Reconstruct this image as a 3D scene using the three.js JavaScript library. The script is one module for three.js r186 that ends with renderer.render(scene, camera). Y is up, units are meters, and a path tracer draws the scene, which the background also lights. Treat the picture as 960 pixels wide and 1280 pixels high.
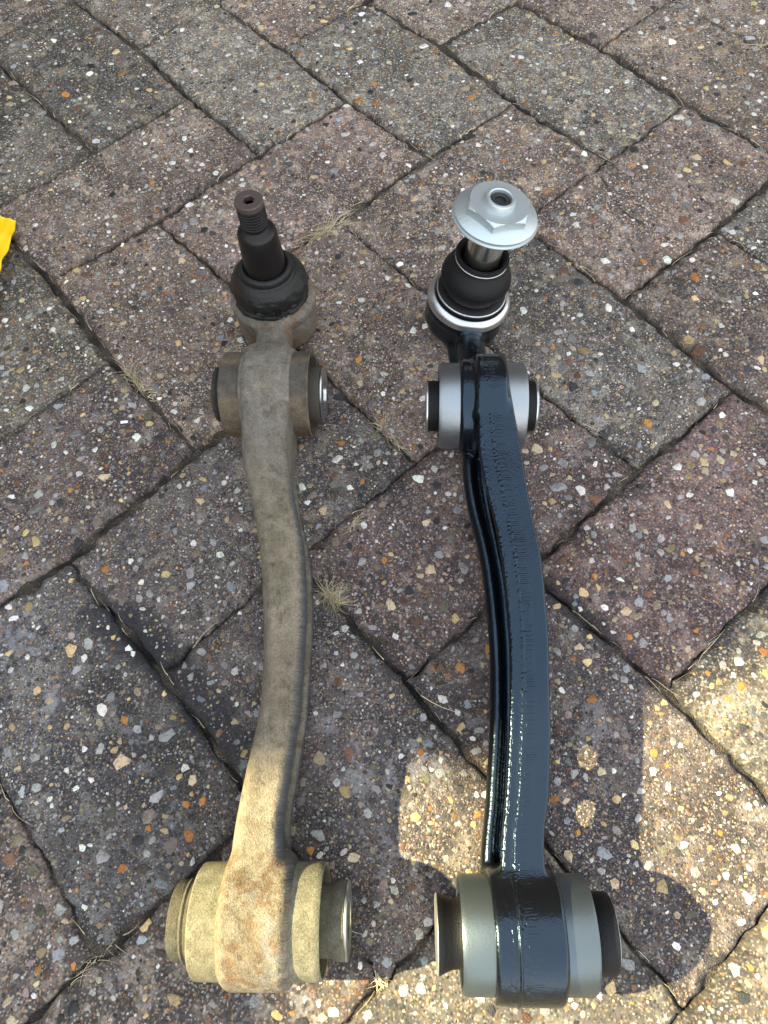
import * as THREE from 'three';
import { MarchingCubes } from 'three/addons/objects/MarchingCubes.js';
import { mergeGeometries, toCreasedNormals } from 'three/addons/utils/BufferGeometryUtils.js';
import { RoundedBoxGeometry } from 'three/addons/geometries/RoundedBoxGeometry.js';

// ---------------------------------------------------------------- camera, sky, sun, exposure
const scene = new THREE.Scene();
const camera = new THREE.PerspectiveCamera(71.4, 3 / 4, 0.02, 200);
camera.position.set(0, 0.40266, 0);
camera.rotation.set(-1.13093, 0, -0.089);
camera.updateMatrixWorld(true);

const SUN = new THREE.Vector3(-0.78, 0.625, -0.05).normalize();
const skyTex = (() => {
  const w = 512, h = 256, d = new Float32Array(w * h * 4);
  for (let j = 0; j < h; j++) for (let i = 0; i < w; i++) {
    const el = ((j + 0.5) / h - 0.5) * Math.PI, az = (i + 0.5) / w * Math.PI * 2;
    const s = Math.max(0, Math.sin(el));
    const k = Math.pow(s, 0.8);
    const hz = [0.55, 0.545, 0.53], zn = [0.285, 0.325, 0.372];
    let c = [0, 1, 2].map((q) => hz[q] + (zn[q] - hz[q]) * k);
    // thin high cloud, an even scatter all round
    const cl = Math.max(0, Math.sin(az * 3 + 1.3) * Math.cos(el * 5 + az) + 0.45 * Math.sin(az * 11 + el * 17) + 0.25 * Math.sin(az * 23 - el * 31)) * 0.28 * (1 - 0.5 * k);
    c = c.map((v, q) => v + ([0.72, 0.73, 0.74][q] - v) * Math.min(1, cl));
    if (el < 0) c = [0.13, 0.12, 0.115];
    const o = (j * w + i) * 4; d[o] = c[0]; d[o + 1] = c[1]; d[o + 2] = c[2]; d[o + 3] = 1;
  }
  const t = new THREE.DataTexture(d, w, h, THREE.RGBAFormat, THREE.FloatType);
  t.mapping = THREE.EquirectangularReflectionMapping; t.magFilter = t.minFilter = THREE.LinearFilter; t.needsUpdate = true;
  return t;
})();
scene.background = skyTex; scene.environment = skyTex;
const sun = new THREE.DirectionalLight(new THREE.Color(1, 0.85, 0.47), 3.9);
sun.position.copy(SUN).multiplyScalar(6); sun.castShadow = true; sun.shadow.radius = 1.5;
sun.shadow.mapSize.set(4096, 4096);
Object.assign(sun.shadow.camera, { left: -1.5, right: 1.5, top: 1.5, bottom: -1.5, near: 0.1, far: 20 });
scene.add(sun); scene.add(sun.target);

const renderer = new THREE.WebGLRenderer({ antialias: true });
renderer.setSize(768, 1024);
renderer.toneMapping = THREE.LinearToneMapping;
renderer.toneMappingExposure = 4.9;
renderer.shadowMap.enabled = true;

// ---------------------------------------------------------------- helpers
const rng = (seed) => () => { seed = (seed + 0x6D2B79F5) | 0; let t = Math.imul(seed ^ (seed >>> 15), 1 | seed); t = (t + Math.imul(t ^ (t >>> 7), 61 | t)) ^ t; return ((t ^ (t >>> 14)) >>> 0) / 4294967296; };
const hash = (x, y, z) => { let h = Math.imul(x, 374761393) ^ Math.imul(y, 668265263) ^ Math.imul(z, 2147483647 - 58743); h = Math.imul(h ^ (h >>> 13), 1274126177); h ^= h >>> 16; h = Math.imul(h, 0x85ebca6b); return ((h ^ (h >>> 13)) >>> 0) / 4294967296; };
const fade = (t) => t * t * (3 - 2 * t), lerp = (a, b, t) => a + (b - a) * t, clamp = (x, a = 0, b = 1) => x < a ? a : x > b ? b : x;
const sstep = (a, b, x) => fade(clamp((x - a) / (b - a)));
function n2(x, y, s = 0) { const i = Math.floor(x), j = Math.floor(y), u = fade(x - i), v = fade(y - j); return lerp(lerp(hash(i, j, s), hash(i + 1, j, s), u), lerp(hash(i, j + 1, s), hash(i + 1, j + 1, s), u), v); }
function n3(x, y, z, s = 0) { const k = Math.floor(z), w = fade(z - k); return lerp(n2(x, y, s * 131 + k), n2(x, y, s * 131 + k + 1), w); }
const f2 = (x, y, s = 0, o = 4) => { let a = 0, m = 0.5, t = 0; for (let i = 0; i < o; i++) { a += m * n2(x, y, s + i * 17); t += m; m *= 0.5; x *= 2.03; y *= 2.03; } return a / t; };
const f3 = (x, y, z, s = 0, o = 4) => { let a = 0, m = 0.5, t = 0; for (let i = 0; i < o; i++) { a += m * n3(x, y, z, s + i * 7); t += m; m *= 0.5; x *= 2.03; y *= 2.03; z *= 2.03; } return a / t; };
const creased = (g, a) => { g.scale(1000, 1000, 1000); const c = toCreasedNormals(g, a); c.scale(0.001, 0.001, 0.001); return c; };
const mix3 = (a, b, t) => [lerp(a[0], b[0], t), lerp(a[1], b[1], t), lerp(a[2], b[2], t)];
const MM = 0.001;
const used = new Map();
function numbered(n) { const k = used.get(n) || 0; used.set(n, k + 1); return k ? `${n}_${String(k).padStart(3, '0')}` : n; }
function mesh(name, geo, mat, parent) { const m = new THREE.Mesh(geo, mat); m.name = numbered(name); m.castShadow = m.receiveShadow = true; parent.add(m); return m; }
function thing(name, label, category, [x, y, z], group) { const g = new THREE.Group(); g.name = numbered(name); g.position.set(x, y, z); g.userData = { label, category }; if (group) g.userData.group = group; scene.add(g); return g; }
const lin = (r, g, b) => new THREE.Color().setRGB(r, g, b);
const std = (o) => new THREE.MeshStandardMaterial(o), phy = (o) => new THREE.MeshPhysicalMaterial(o);
function dataTex(w, h, fn, srgb, wrap = THREE.MirroredRepeatWrapping) {   // fn(i, j, out) writes linear 0..1 rgb
  const d = new Uint8Array(w * h * 4), c = [0, 0, 0], enc = new Uint8Array(4097);
  for (let i = 0; i <= 4096; i++) { const v = i / 4096; enc[i] = Math.round(255 * (srgb ? (v <= 0.0031308 ? v * 12.92 : 1.055 * Math.pow(v, 1 / 2.4) - 0.055) : v)); }
  for (let j = 0; j < h; j++) for (let i = 0; i < w; i++) { fn(i, j, c); const o = (j * w + i) * 4; for (let q = 0; q < 3; q++) d[o + q] = enc[(clamp(c[q]) * 4096) | 0]; d[o + 3] = 255; }
  const t = new THREE.DataTexture(d, w, h, THREE.RGBAFormat); t.wrapS = t.wrapT = wrap; t.magFilter = THREE.LinearFilter; t.minFilter = THREE.LinearMipmapLinearFilter; t.generateMipmaps = true;
  if (srgb) t.colorSpace = THREE.SRGBColorSpace; t.needsUpdate = true; return t;
}

// ---------------------------------------------------------------- the paving: lattice of the herringbone
const YAW = 0.63927, CX = 0.08242, CZ = -0.14233, CO = Math.cos(YAW), SI = Math.sin(YAW);
const toWorld = (u, v) => [CO * u + SI * v + CX, -SI * u + CO * v + CZ];
// where laid blocks stray from the perfect lattice: [u, v, du mm, dv mm]
const STRAY = new Map([[2, 0, -6.8, 2.5], [1, 0, 1.3, -2], [0, 1, 6.7, -0.4], [-1, 0, 3.3, 0.4], [-1, 2, -1.5, -0.8], [2, -1, 0.9, 1.2], [-2, -1, 2.2, 4.3], [-2, -2, -3.7, 8], [-1, -2, 0.2, -4.6],
  [-1, -3, -4.2, -5.5], [-1, -4, 4.7, -2.4], [0, -4, -3.2, 4.5], [1, -4, 1.2, -3.2], [1, -5, -2.5, -2], [2, -4, -4.8, -2], [1, -6, 6.2, 8.5], [0, -5, 1.4, -0.9], [3, -1, 0.5, 6], [4, -2, -4.6, -0.7],
  [4, -3, 5.9, -0.9], [3, -4, 7.1, -2.1], [3, -3, -5.4, -2], [2, -3, -0.8, -3.3], [-3, 0, -0.8, -1.4], [-2, 1, -1.6, -0.5]].map(([a, b, c, d]) => [a + ',' + b, [c * MM, d * MM]]));
const stray = (u, v) => STRAY.get(u + ',' + v) || [(hash(u, v, 5) - 0.5) * 0.003, (hash(u, v, 6) - 0.5) * 0.003];
const isDetail = (x, z) => x > -0.5 && x < 0.58 && z > -0.98 && z < 0.24;

// concrete of the blocks: cement paste with sand grains; u, v are metres on the ground
const LICHEN = [[-25, -38, 15], [-14, 2, 15], [8, -38, 20], [105, -50, 20], [-222, -128, 22], [-150, -70, 9], [-128, -22, 9], [-142, -50, 8], [-196, -90, 9], [-80, 60, 10], [-60, 62, 8], [-160, -118, 10], [40, -60, 8], [-40, -62, 8], [-145, 45, 12], [60, 70, 12]];
const OIL = [[-150, -130, -92, -58, 15], [-175, -140, -140, -112, 12], [92, -130, 120, -100, 9]];
const CRACK = [[194, -463], [198, -442], [203, -424], [214, -410]];
function paste(x, z, out) {       // millimetres in, albedo and height out
  const big = f2(x / 42 + 9, z / 42, 1, 4), mid = f2(x / 9, z / 9 + 4, 21, 3);
  let c = mix3([0.050, 0.049, 0.050], [0.112, 0.101, 0.096], sstep(0.36, 0.62, big));
  c = mix3(c, [0.255, 0.238, 0.208], 0.7 * sstep(0.5, 0.75, mid)); c = mix3(c, [0.040, 0.038, 0.038], 0.7 * sstep(0.46, 0.28, f2(x / 6 + 60, z / 6, 24, 4)));
  let hgt = 0.45 + 0.25 * (mid - 0.5);
  // sand grains on two scales
  for (const [cell, seed, amt] of [[2.1, 300, 0.75], [0.95, 100, 0.9]]) {
    const gx = x / cell, gz = z / cell, ix = Math.floor(gx), iz = Math.floor(gz); let best = 9, bi = 0, bj = 0;
    for (let a = -1; a <= 1; a++) for (let b = -1; b <= 1; b++) {
      const px = ix + a + hash(ix + a, iz + b, seed), pz = iz + b + hash(ix + a, iz + b, seed + 1);
      const d = (px - gx) * (px - gx) + (pz - gz) * (pz - gz); if (d < best) { best = d; bi = ix + a; bj = iz + b; }
    }
    const r = hash(bi, bj, seed + 2), rad = 0.16 + 0.32 * hash(bi, bj, seed + 3);
    const t = amt * sstep(rad, rad * 0.7, Math.sqrt(best));
    if (t > 0) {
      const v = 0.6 + 0.8 * hash(bi, bj, seed + 4);
      const g = r < 0.15 ? [0.46 * v, 0.44 * v, 0.40 * v] : r < 0.34 ? [0.34 * v, 0.25 * v, 0.14 * v] : r < 0.40 ? [0.26 * v, 0.12 * v, 0.05 * v] : r < 0.62 ? [0.022, 0.021, 0.023] : [0.115 * v, 0.10 * v, 0.10 * v];
      c = mix3(c, g, t); hgt += (r < 0.40 ? 0.28 : r < 0.62 ? -0.35 : 0.1) * t;
    } else hgt -= 0.04;
  }
  for (const [lx, lz, lr] of LICHEN) {
    const d = Math.hypot(x - lx, z - lz) / lr; if (d > 1.4) continue;
    const t = sstep(0.52, 0.78, f2(x / 3.2 + lx, z / 3.2, 77, 5) + 0.26 - 0.34 * d);
    if (t > 0) { c = mix3(c, [0.30, 0.305, 0.31], 0.5 * t); hgt += 0.12 * t; }
  }
  for (const [ax, az, bx, bz, w] of OIL) {
    const ex = bx - ax, ez = bz - az, q = clamp(((x - ax) * ex + (z - az) * ez) / (ex * ex + ez * ez)), d = Math.hypot(x - ax - q * ex, z - az - q * ez) / w;
    if (d < 1.4) c = mix3(c, [0.022, 0.024, 0.030], 0.75 * sstep(1.25, 0.45, d + 0.7 * (f2(x / 7, z / 7, 55, 3) - 0.5)));
  }
  for (let q = 0; q < CRACK.length - 1; q++) { const [ax, az] = CRACK[q], [bx, bz] = CRACK[q + 1]; if (x < Math.min(ax, bx) - 6 || x > Math.max(ax, bx) + 6 || z < Math.min(az, bz) - 6 || z > Math.max(az, bz) + 6) continue; const ex = bx - ax, ez = bz - az, k = clamp(((x - ax) * ex + (z - az) * ez) / (ex * ex + ez * ez)), d = Math.hypot(x - ax - k * ex, z - az - k * ez) + 1.6 * (f2(x / 3, z / 3, 57, 3) - 0.5); const t = sstep(1.9, 0.6, d); c = mix3(c, [0.02, 0.019, 0.018], 0.85 * t); hgt -= 0.5 * t; }
  const soot = f2(x / 70 + 31, z / 70 + 3, 61, 4);
  const k = 0.62 + 0.80 * soot; out[0] = c[0] * k; out[1] = c[1] * k; out[2] = c[2] * k; out[3] = hgt;
}
function pasteMaps(x0, z0, size, N) {
  const H = new Float32Array(N * N), s = size / N, o = [0, 0, 0, 0];
  const map = dataTex(N, N, (i, j, c) => { paste(x0 + (i + 0.5) * s, z0 + (j + 0.5) * s, o); c[0] = o[0]; c[1] = o[1]; c[2] = o[2]; H[j * N + i] = o[3]; }, true);
  const bump = dataTex(N, N, (i, j, c) => { c[0] = c[1] = c[2] = clamp(H[j * N + i]); }, false);
  return { x0, z0, size, mat: std({ map, bumpMap: bump, bumpScale: 0.0009, roughness: 0.9, vertexColors: true }) };
}
const NEAR = pasteMaps(-340, -480, 640, 2048), FAR = pasteMaps(-600, -1040, 1300, 2048);

const paving = new THREE.Group(); paving.name = 'block_paving'; paving.userData = { kind: 'structure', label: 'weathered brown and charcoal herringbone block paving with exposed pebbles' }; scene.add(paving);
const pavers = [];
for (let i = -24; i <= 24; i++) for (let j = -24; j <= 24; j++) {
  const k = (((i - j) % 4) + 4) % 4; let horiz;
  if (k === 0) horiz = true; else if (k === 3) horiz = false; else continue;
  const cu = horiz ? i + 1 : i + 0.5, cv = horiz ? j + 0.5 : j + 1, [x, z] = toWorld(cu * 0.1, cv * 0.1);
  if (x < -1.05 || x > 1.1 || z < -1.5 || z > 0.75) continue;
  pavers.push({ i, j, horiz, x, z, detail: isDetail(x, z), id: hash(i, j, 91) });
}
// per block: tone, stoniness, level
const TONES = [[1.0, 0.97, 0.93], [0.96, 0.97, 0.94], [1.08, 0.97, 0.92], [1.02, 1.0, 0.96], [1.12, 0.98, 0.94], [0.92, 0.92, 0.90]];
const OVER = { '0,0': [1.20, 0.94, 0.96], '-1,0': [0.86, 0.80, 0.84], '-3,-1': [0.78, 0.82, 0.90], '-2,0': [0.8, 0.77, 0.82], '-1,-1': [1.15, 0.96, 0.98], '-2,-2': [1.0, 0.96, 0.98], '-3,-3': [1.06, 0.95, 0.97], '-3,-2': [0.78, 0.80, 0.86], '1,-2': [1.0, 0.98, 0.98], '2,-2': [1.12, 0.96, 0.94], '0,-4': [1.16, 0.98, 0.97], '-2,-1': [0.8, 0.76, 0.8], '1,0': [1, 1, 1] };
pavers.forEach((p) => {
  const t = OVER[p.i + ',' + p.j] || TONES[Math.floor(p.id * 6)]; p.tone = t.map((v, q) => v * lerp(1, [1, 1, 0.955][q], sstep(-0.22, -0.42, p.z)) * (0.88 + 0.24 * hash(p.i, p.j, 12)) * lerp(1, 1.5, sstep(-0.22, -0.42, p.z) * sstep(-0.34, -0.1, p.x)));     // farther blocks painted brighter and beiger: weathering plus glare put into their colour
  p.level = (hash(p.i, p.j, 31) - 0.6) * 0.0016; p.ta = (hash(p.i, p.j, 32) - 0.5) * 0.008; p.tb = (hash(p.i, p.j, 33) - 0.5) * 0.012;
  p.D = [0, 1].map((b) => [0, 1, 2].map((a) => p.horiz ? stray(p.i + a, p.j + b) : stray(p.i + b, p.j + a)));
});
// a = metres along (0..0.2), b = metres across (0..0.1)
function paverPoint(p, a, b) {
  const s = a / 0.1, t = b / 0.1, q = (r) => { const R = p.D[r], l = [0, 1].map((c) => s < 1 ? lerp(R[0][c], R[1][c], s) : lerp(R[1][c], R[2][c], s - 1)), m = [0, 1].map((c) => lerp(R[0][c], R[2][c], s / 2)); return [lerp(m[0], l[0], 0.55), lerp(m[1], l[1], 0.55)]; };
  const d0 = q(0), d1 = q(1), du = lerp(d0[0], d1[0], t), dv = lerp(d0[1], d1[1], t);
  const u = p.i * 0.1 + (p.horiz ? a : b) + du, v = p.j * 0.1 + (p.horiz ? b : a) + dv;
  return toWorld(u, v);
}
const INSET = 0.0005;
function edgeDist(a, b) { return Math.min(a - INSET, 0.2 - INSET - a, b - INSET, 0.1 - INSET - b); }
function paverHeight(p, a, b, x, z) {
  const wob = f2(x * 120 + 3, z * 120, 8, 2), r = 0.0020 + 0.015 * wob * wob * wob, d = edgeDist(a, b);
  let y = p.level + p.ta * (a - 0.1) + p.tb * (b - 0.05) + (f2(x * 60, z * 60, 14, 3) - 0.5) * 0.0016 + (n2(x * 400, z * 400, 15) - 0.5) * 0.0005;
  if (d < r) { const e = 1 - Math.max(0, d) / r; y -= 0.62 * r * (1 - Math.sqrt(Math.max(0, 1 - e * e))) + 0.0006 * e; }
  return y;
}
const uvOf = (T, x, z) => [(x / MM - T.x0) / T.size, (z / MM - T.z0) / T.size];
function paverGeometry(p, T) {
  const ticks = (L, n) => { const e = [INSET, INSET, INSET + 0.0008, INSET + 0.002, INSET + 0.004, INSET + 0.0065], r = []; r.push(...e); const a0 = INSET + 0.0095, a1 = L - a0; for (let i = 0; i <= n; i++) r.push(lerp(a0, a1, i / n)); for (let i = e.length - 1; i >= 0; i--) r.push(L - e[i]); return r; };
  const A = ticks(0.2, 46), B = ticks(0.1, 22), na = A.length, nb = B.length, pos = [], uv = [], col = [], idx = [];
  for (let j = 0; j < nb; j++) for (let i = 0; i < na; i++) {
    const skirt = i === 0 || j === 0 || i === na - 1 || j === nb - 1;
    let a = A[i], b = B[j], [x, z] = paverPoint(p, a, b);
    const d = edgeDist(a, b), rag = sstep(0.006, 0, d) * 0.0024;      // ragged, worn arrises
    const nx = (f2(x * 170, z * 170, 41, 3) - 0.5) * 2 * rag, nz = (f2(x * 170 + 50, z * 170, 42, 3) - 0.5) * 2 * rag;
    const y = skirt ? -0.026 : paverHeight(p, a, b, x, z);
    x += nx; z += nz;
    pos.push(x - p.x, y, z - p.z); const w = uvOf(T, x, z); uv.push(w[0], w[1]);
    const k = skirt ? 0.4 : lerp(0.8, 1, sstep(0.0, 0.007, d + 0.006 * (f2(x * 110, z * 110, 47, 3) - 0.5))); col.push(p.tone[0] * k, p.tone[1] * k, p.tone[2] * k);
    if (i && j) { const o = j * na + i, f = p.horiz; const q = [o - na - 1, o - 1, o, o - na - 1, o, o - na]; idx.push(...(f ? q : [q[0], q[2], q[1], q[3], q[5], q[4]])); }
  }
  const g = new THREE.BufferGeometry(); g.setAttribute('position', new THREE.Float32BufferAttribute(pos, 3)); g.setAttribute('uv', new THREE.Float32BufferAttribute(uv, 2)); g.setAttribute('color', new THREE.Float32BufferAttribute(col, 3));
  g.setIndex(idx); g.computeVertexNormals(); return g;
}
const plainGeo = (() => { const g = new RoundedBoxGeometry(0.1965, 0.03, 0.0965, 2, 0.003); g.setAttribute('color', new THREE.Float32BufferAttribute(new Float32Array(g.attributes.position.count * 3).fill(1), 3)); const q = g.attributes.position, u = g.attributes.uv; for (let i = 0; i < q.count; i++) u.setXY(i, 0.2 + q.getX(i) / 1.3, 0.2 + q.getZ(i) / 1.3); return g; })();
for (const p of pavers) {
  const T = p.x > -0.23 && p.x < 0.19 && p.z > -0.37 && p.z < 0.05 ? NEAR : FAR;
  let m;
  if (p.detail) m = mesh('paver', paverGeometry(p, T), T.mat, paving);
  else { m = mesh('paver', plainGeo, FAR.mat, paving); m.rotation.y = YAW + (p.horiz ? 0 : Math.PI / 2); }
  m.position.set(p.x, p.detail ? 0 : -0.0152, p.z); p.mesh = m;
}
// the dirt in the joints, and the ground under and round the paving
{
  const N = 300, x0 = -0.66, z0 = -1.12, w = 1.4, h = 1.5, pos = [], uv = [], col = [], idx = [];
  for (let j = 0; j <= N; j++) for (let i = 0; i <= N; i++) {
    const x = x0 + w * i / N, z = z0 + h * j / N, f = f2(x * 90, z * 90, 71, 4);
    pos.push(x, -0.0040 + 0.0085 * (f - 0.45), z); uv.push(x * 8, z * 8);
    const g = sstep(0.5, 0.7, f2(x * 30, z * 30, 72, 3)), c = mix3([0.030, 0.026, 0.023], [0.150, 0.124, 0.095], sstep(0.35, 0.7, f)), e = mix3(c, [0.035, 0.034, 0.020], 0.4 * g); col.push(...e);
    if (i && j) { const o = j * (N + 1) + i; idx.push(o - N - 2, o - 1, o, o - N - 2, o, o - N - 1); }
  }
  const g = new THREE.BufferGeometry(); g.setAttribute('position', new THREE.Float32BufferAttribute(pos, 3)); g.setAttribute('uv', new THREE.Float32BufferAttribute(uv, 2)); g.setAttribute('color', new THREE.Float32BufferAttribute(col, 3)); g.setIndex(idx); g.computeVertexNormals();
  const grit = dataTex(512, 512, (i, j, c) => { const v = 0.25 + 0.45 * hash(i >> 1, j >> 1, 3) + 0.75 * sstep(0.55, 0.9, n2(i / 3, j / 3, 4)); c[0] = c[1] = c[2] = v; }, false, THREE.RepeatWrapping);
  mesh('joint_sand', g, std({ vertexColors: true, roughness: 1, map: grit, bumpMap: grit, bumpScale: 0.0015 }), paving);
  const gp = new THREE.PlaneGeometry(60, 60); gp.rotateX(-Math.PI / 2);
  const ground = mesh('ground', gp, std({ color: lin(0.10, 0.09, 0.085), roughness: 1, map: FAR.mat.map }), scene); ground.position.y = -0.034; ground.userData = { kind: 'structure' };
  const q = gp.attributes.uv; for (let i = 0; i < q.count; i++) q.setXY(i, q.getX(i) * 46, q.getY(i) * 46); ground.material.color.setRGB(0.9, 0.9, 0.9);
}

// ---------------------------------------------------------------- pebbles set in the blocks
const PAL = { w: [0.82, 0.80, 0.745], g: [0.32, 0.31, 0.30], b: [0.34, 0.37, 0.38], t: [0.50, 0.40, 0.26], y: [0.64, 0.48, 0.23], a: [0.52, 0.225, 0.055], r: [0.24, 0.115, 0.07], o: [0.15, 0.135, 0.085], k: [0.05, 0.052, 0.055], p: [0.33, 0.26, 0.235] };
const PICK = ['w', 'w', 'w', 'w', 'g', 'g', 'g', 'b', 'b', 't', 't', 't', 'y', 'y', 'a', 'r', 'o', 'k', 'k', 'p', 'p'];
const stoneGeos = [];
for (let v = 0; v < 14; v++) {
  const R = rng(500 + v), n = 5 + Math.floor(R() * 4), rd = [], an = []; const sq = 0.62 + 0.38 * R();
  for (let i = 0; i < n; i++) { an.push((i + 0.65 * (R() - 0.5)) / n * Math.PI * 2); rd.push(0.72 + 0.36 * R()); }
  const P = [], ring = (s, y, dy) => { const o = []; for (let i = 0; i < n; i++) o.push([Math.cos(an[i]) * rd[i] * s, y + dy * (R() - 0.5), Math.sin(an[i]) * rd[i] * s * sq]); return o; };
  const r0 = ring(1.0, -0.9, 0), r1 = ring(1.0, 0.0, 0.1), r2 = ring(0.78 + 0.08 * R(), 0.42, 0.25), c = [0.15 * (R() - 0.5), 0.55, 0.15 * (R() - 0.5)];
  const tri = (a, b, d) => P.push(...a, ...b, ...d);
  for (let i = 0; i < n; i++) { const j = (i + 1) % n; tri(r0[i], r1[i], r1[j]); tri(r0[i], r1[j], r0[j]); tri(r1[i], r2[i], r2[j]); tri(r1[i], r2[j], r1[j]); tri(r2[i], c, r2[j]); }
  let g = new THREE.BufferGeometry(); g.setAttribute('position', new THREE.Float32BufferAttribute(P, 3));
  const uv = []; for (let i = 0; i < P.length; i += 3) uv.push(P[i] * 0.22 + 0.13 * v, P[i + 2] * 0.22 + 0.29 * v); g.setAttribute('uv', new THREE.Float32BufferAttribute(uv, 2));
  g.computeVertexNormals(); g = toCreasedNormals(g, v % 3 ? 0.75 : 1.3); stoneGeos.push(g);
}
const stoneMap = dataTex(256, 256, (i, j, c) => { const v = 0.55 + 0.6 * f2(i / 22, j / 22, 401, 5), s = sstep(0.60, 0.72, f2(i / 14, j / 14, 402, 3)), w = clamp(v - 0.25 * s); c[0] = w; c[1] = w * (1 - 0.05 * s); c[2] = w * (1 - 0.1 * s); }, true, THREE.RepeatWrapping);
const stoneBump = dataTex(256, 256, (i, j, c) => { c[0] = c[1] = c[2] = f2(i / 9, j / 9, 404, 4); }, false, THREE.RepeatWrapping);
const stoneMat = std({ color: lin(1, 1, 1), map: stoneMap, bumpMap: stoneBump, bumpScale: 0.0004, roughness: 0.62 });
// stones one can pick out: [x mm, z mm, across mm, kind]
const MARKED = [[95, 11, 10.4, 'b'], [-168, -64, 10.7, 'g'], [-158, -29, 8.5, 'o'], [-207, -99, 9.3, 'y'], [-186, -110, 9.4, 'w'], [105, -186, 8.8, 'y'], [-137, -164, 8.8, 'y'], [-103, -172, 7.9, 'w'], [-49, -10, 10.8, 'g'], [-30, 2, 10.6, 't'], [33, -88, 9, 'a'], [-36, -87, 8.1, 'a'], [-119, -397, 5.4, 'a'], [-126, -400, 5.4, 'a'], [138, -367, 5.7, 't'], [-47, -47, 10.4, 't'], [-31, -48, 10.3, 'r'], [-34, -29, 9.3, 'y'], [36, -12, 5.8, 'a'], [33, -7, 5.7, 'y'],
  [121, 29, 10.1, 'y'], [102, -93, 8.9, 't'], [137, -107, 7.2, 't'], [-133, 62, 4.6, 'y'], [-145, -192, 6.1, 'a'], [-120, -182, 7, 'w'], [-147, -153, 8.8, 'g'], [-153, -151, 8.7, 'w'], [-133, -142, 5.8, 'a'], [-114, -224, 7.3, 'y'], [32, -180, 8.8, 'k'], [28, -187, 4.9, 'w'], [168, -95, 6.2, 'a'], [174, -85, 6.2, 'y'], [153, -108, 5.4, 'w'], [200, -104, 6.3, 'w'], [180, -145, 7.5, 'w'], [150, -164, 8.6, 'g'], [193, -144, 7.5, 'r'], [214, -191, 7.8, 'y'], [191, -183, 7.8, 'w'], [184, -182, 6.8, 'w'], [158, -180, 5.8, 'w'],
  [228, -206, 5.9, 'r'], [220, -213, 7, 'g'], [126, -280, 8.5, 'y'], [148, -280, 8.5, 'w'], [210, -294, 7.5, 'y'], [209, -284, 6.4, 'w'], [-117, 24, 5.6, 'r'], [-135, -14, 5.9, 'w'], [-158, -18, 5.1, 'w'], [-171, -13, 6.7, 'w'], [-149, -2, 6.6, 'a'], [-137, -8, 6.7, 'g'], [-178, -43, 7, 'w'], [-192, -38, 5.2, 'w'], [-218, -79, 6.4, 'y'], [-188, -77, 6.3, 'y'], [-128, 37, 7.1, 'o'], [135, -26, 4.1, 'a'], [138, -5, 4.9, 'y'], [133, 8, 4.8, 'y'], [148, 14, 5.5, 'y'], [140, 32, 6.2, 'y'], [160, -1, 5.6, 'y'],
  [194, -68, 5.2, 'w'], [168, -70, 6.1, 'a'], [168, -63, 5.2, 'y'], [175, -56, 5.1, 'a'], [0, 7, 5.7, 'y'], [-17, -29, 7.6, 'w'], [0, -32, 5.9, 'y'], [9, -37, 5.9, 'w'], [3, -14, 8.3, 'y'], [22, -20, 5.8, 'y'], [28, 14, 4.8, 'y'], [-9, 25, 5.5, 'r'], [3, 23, 4, 'g'], [-3, -44, 5.1, 'w'], [8, -45, 6, 'a']];
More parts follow.
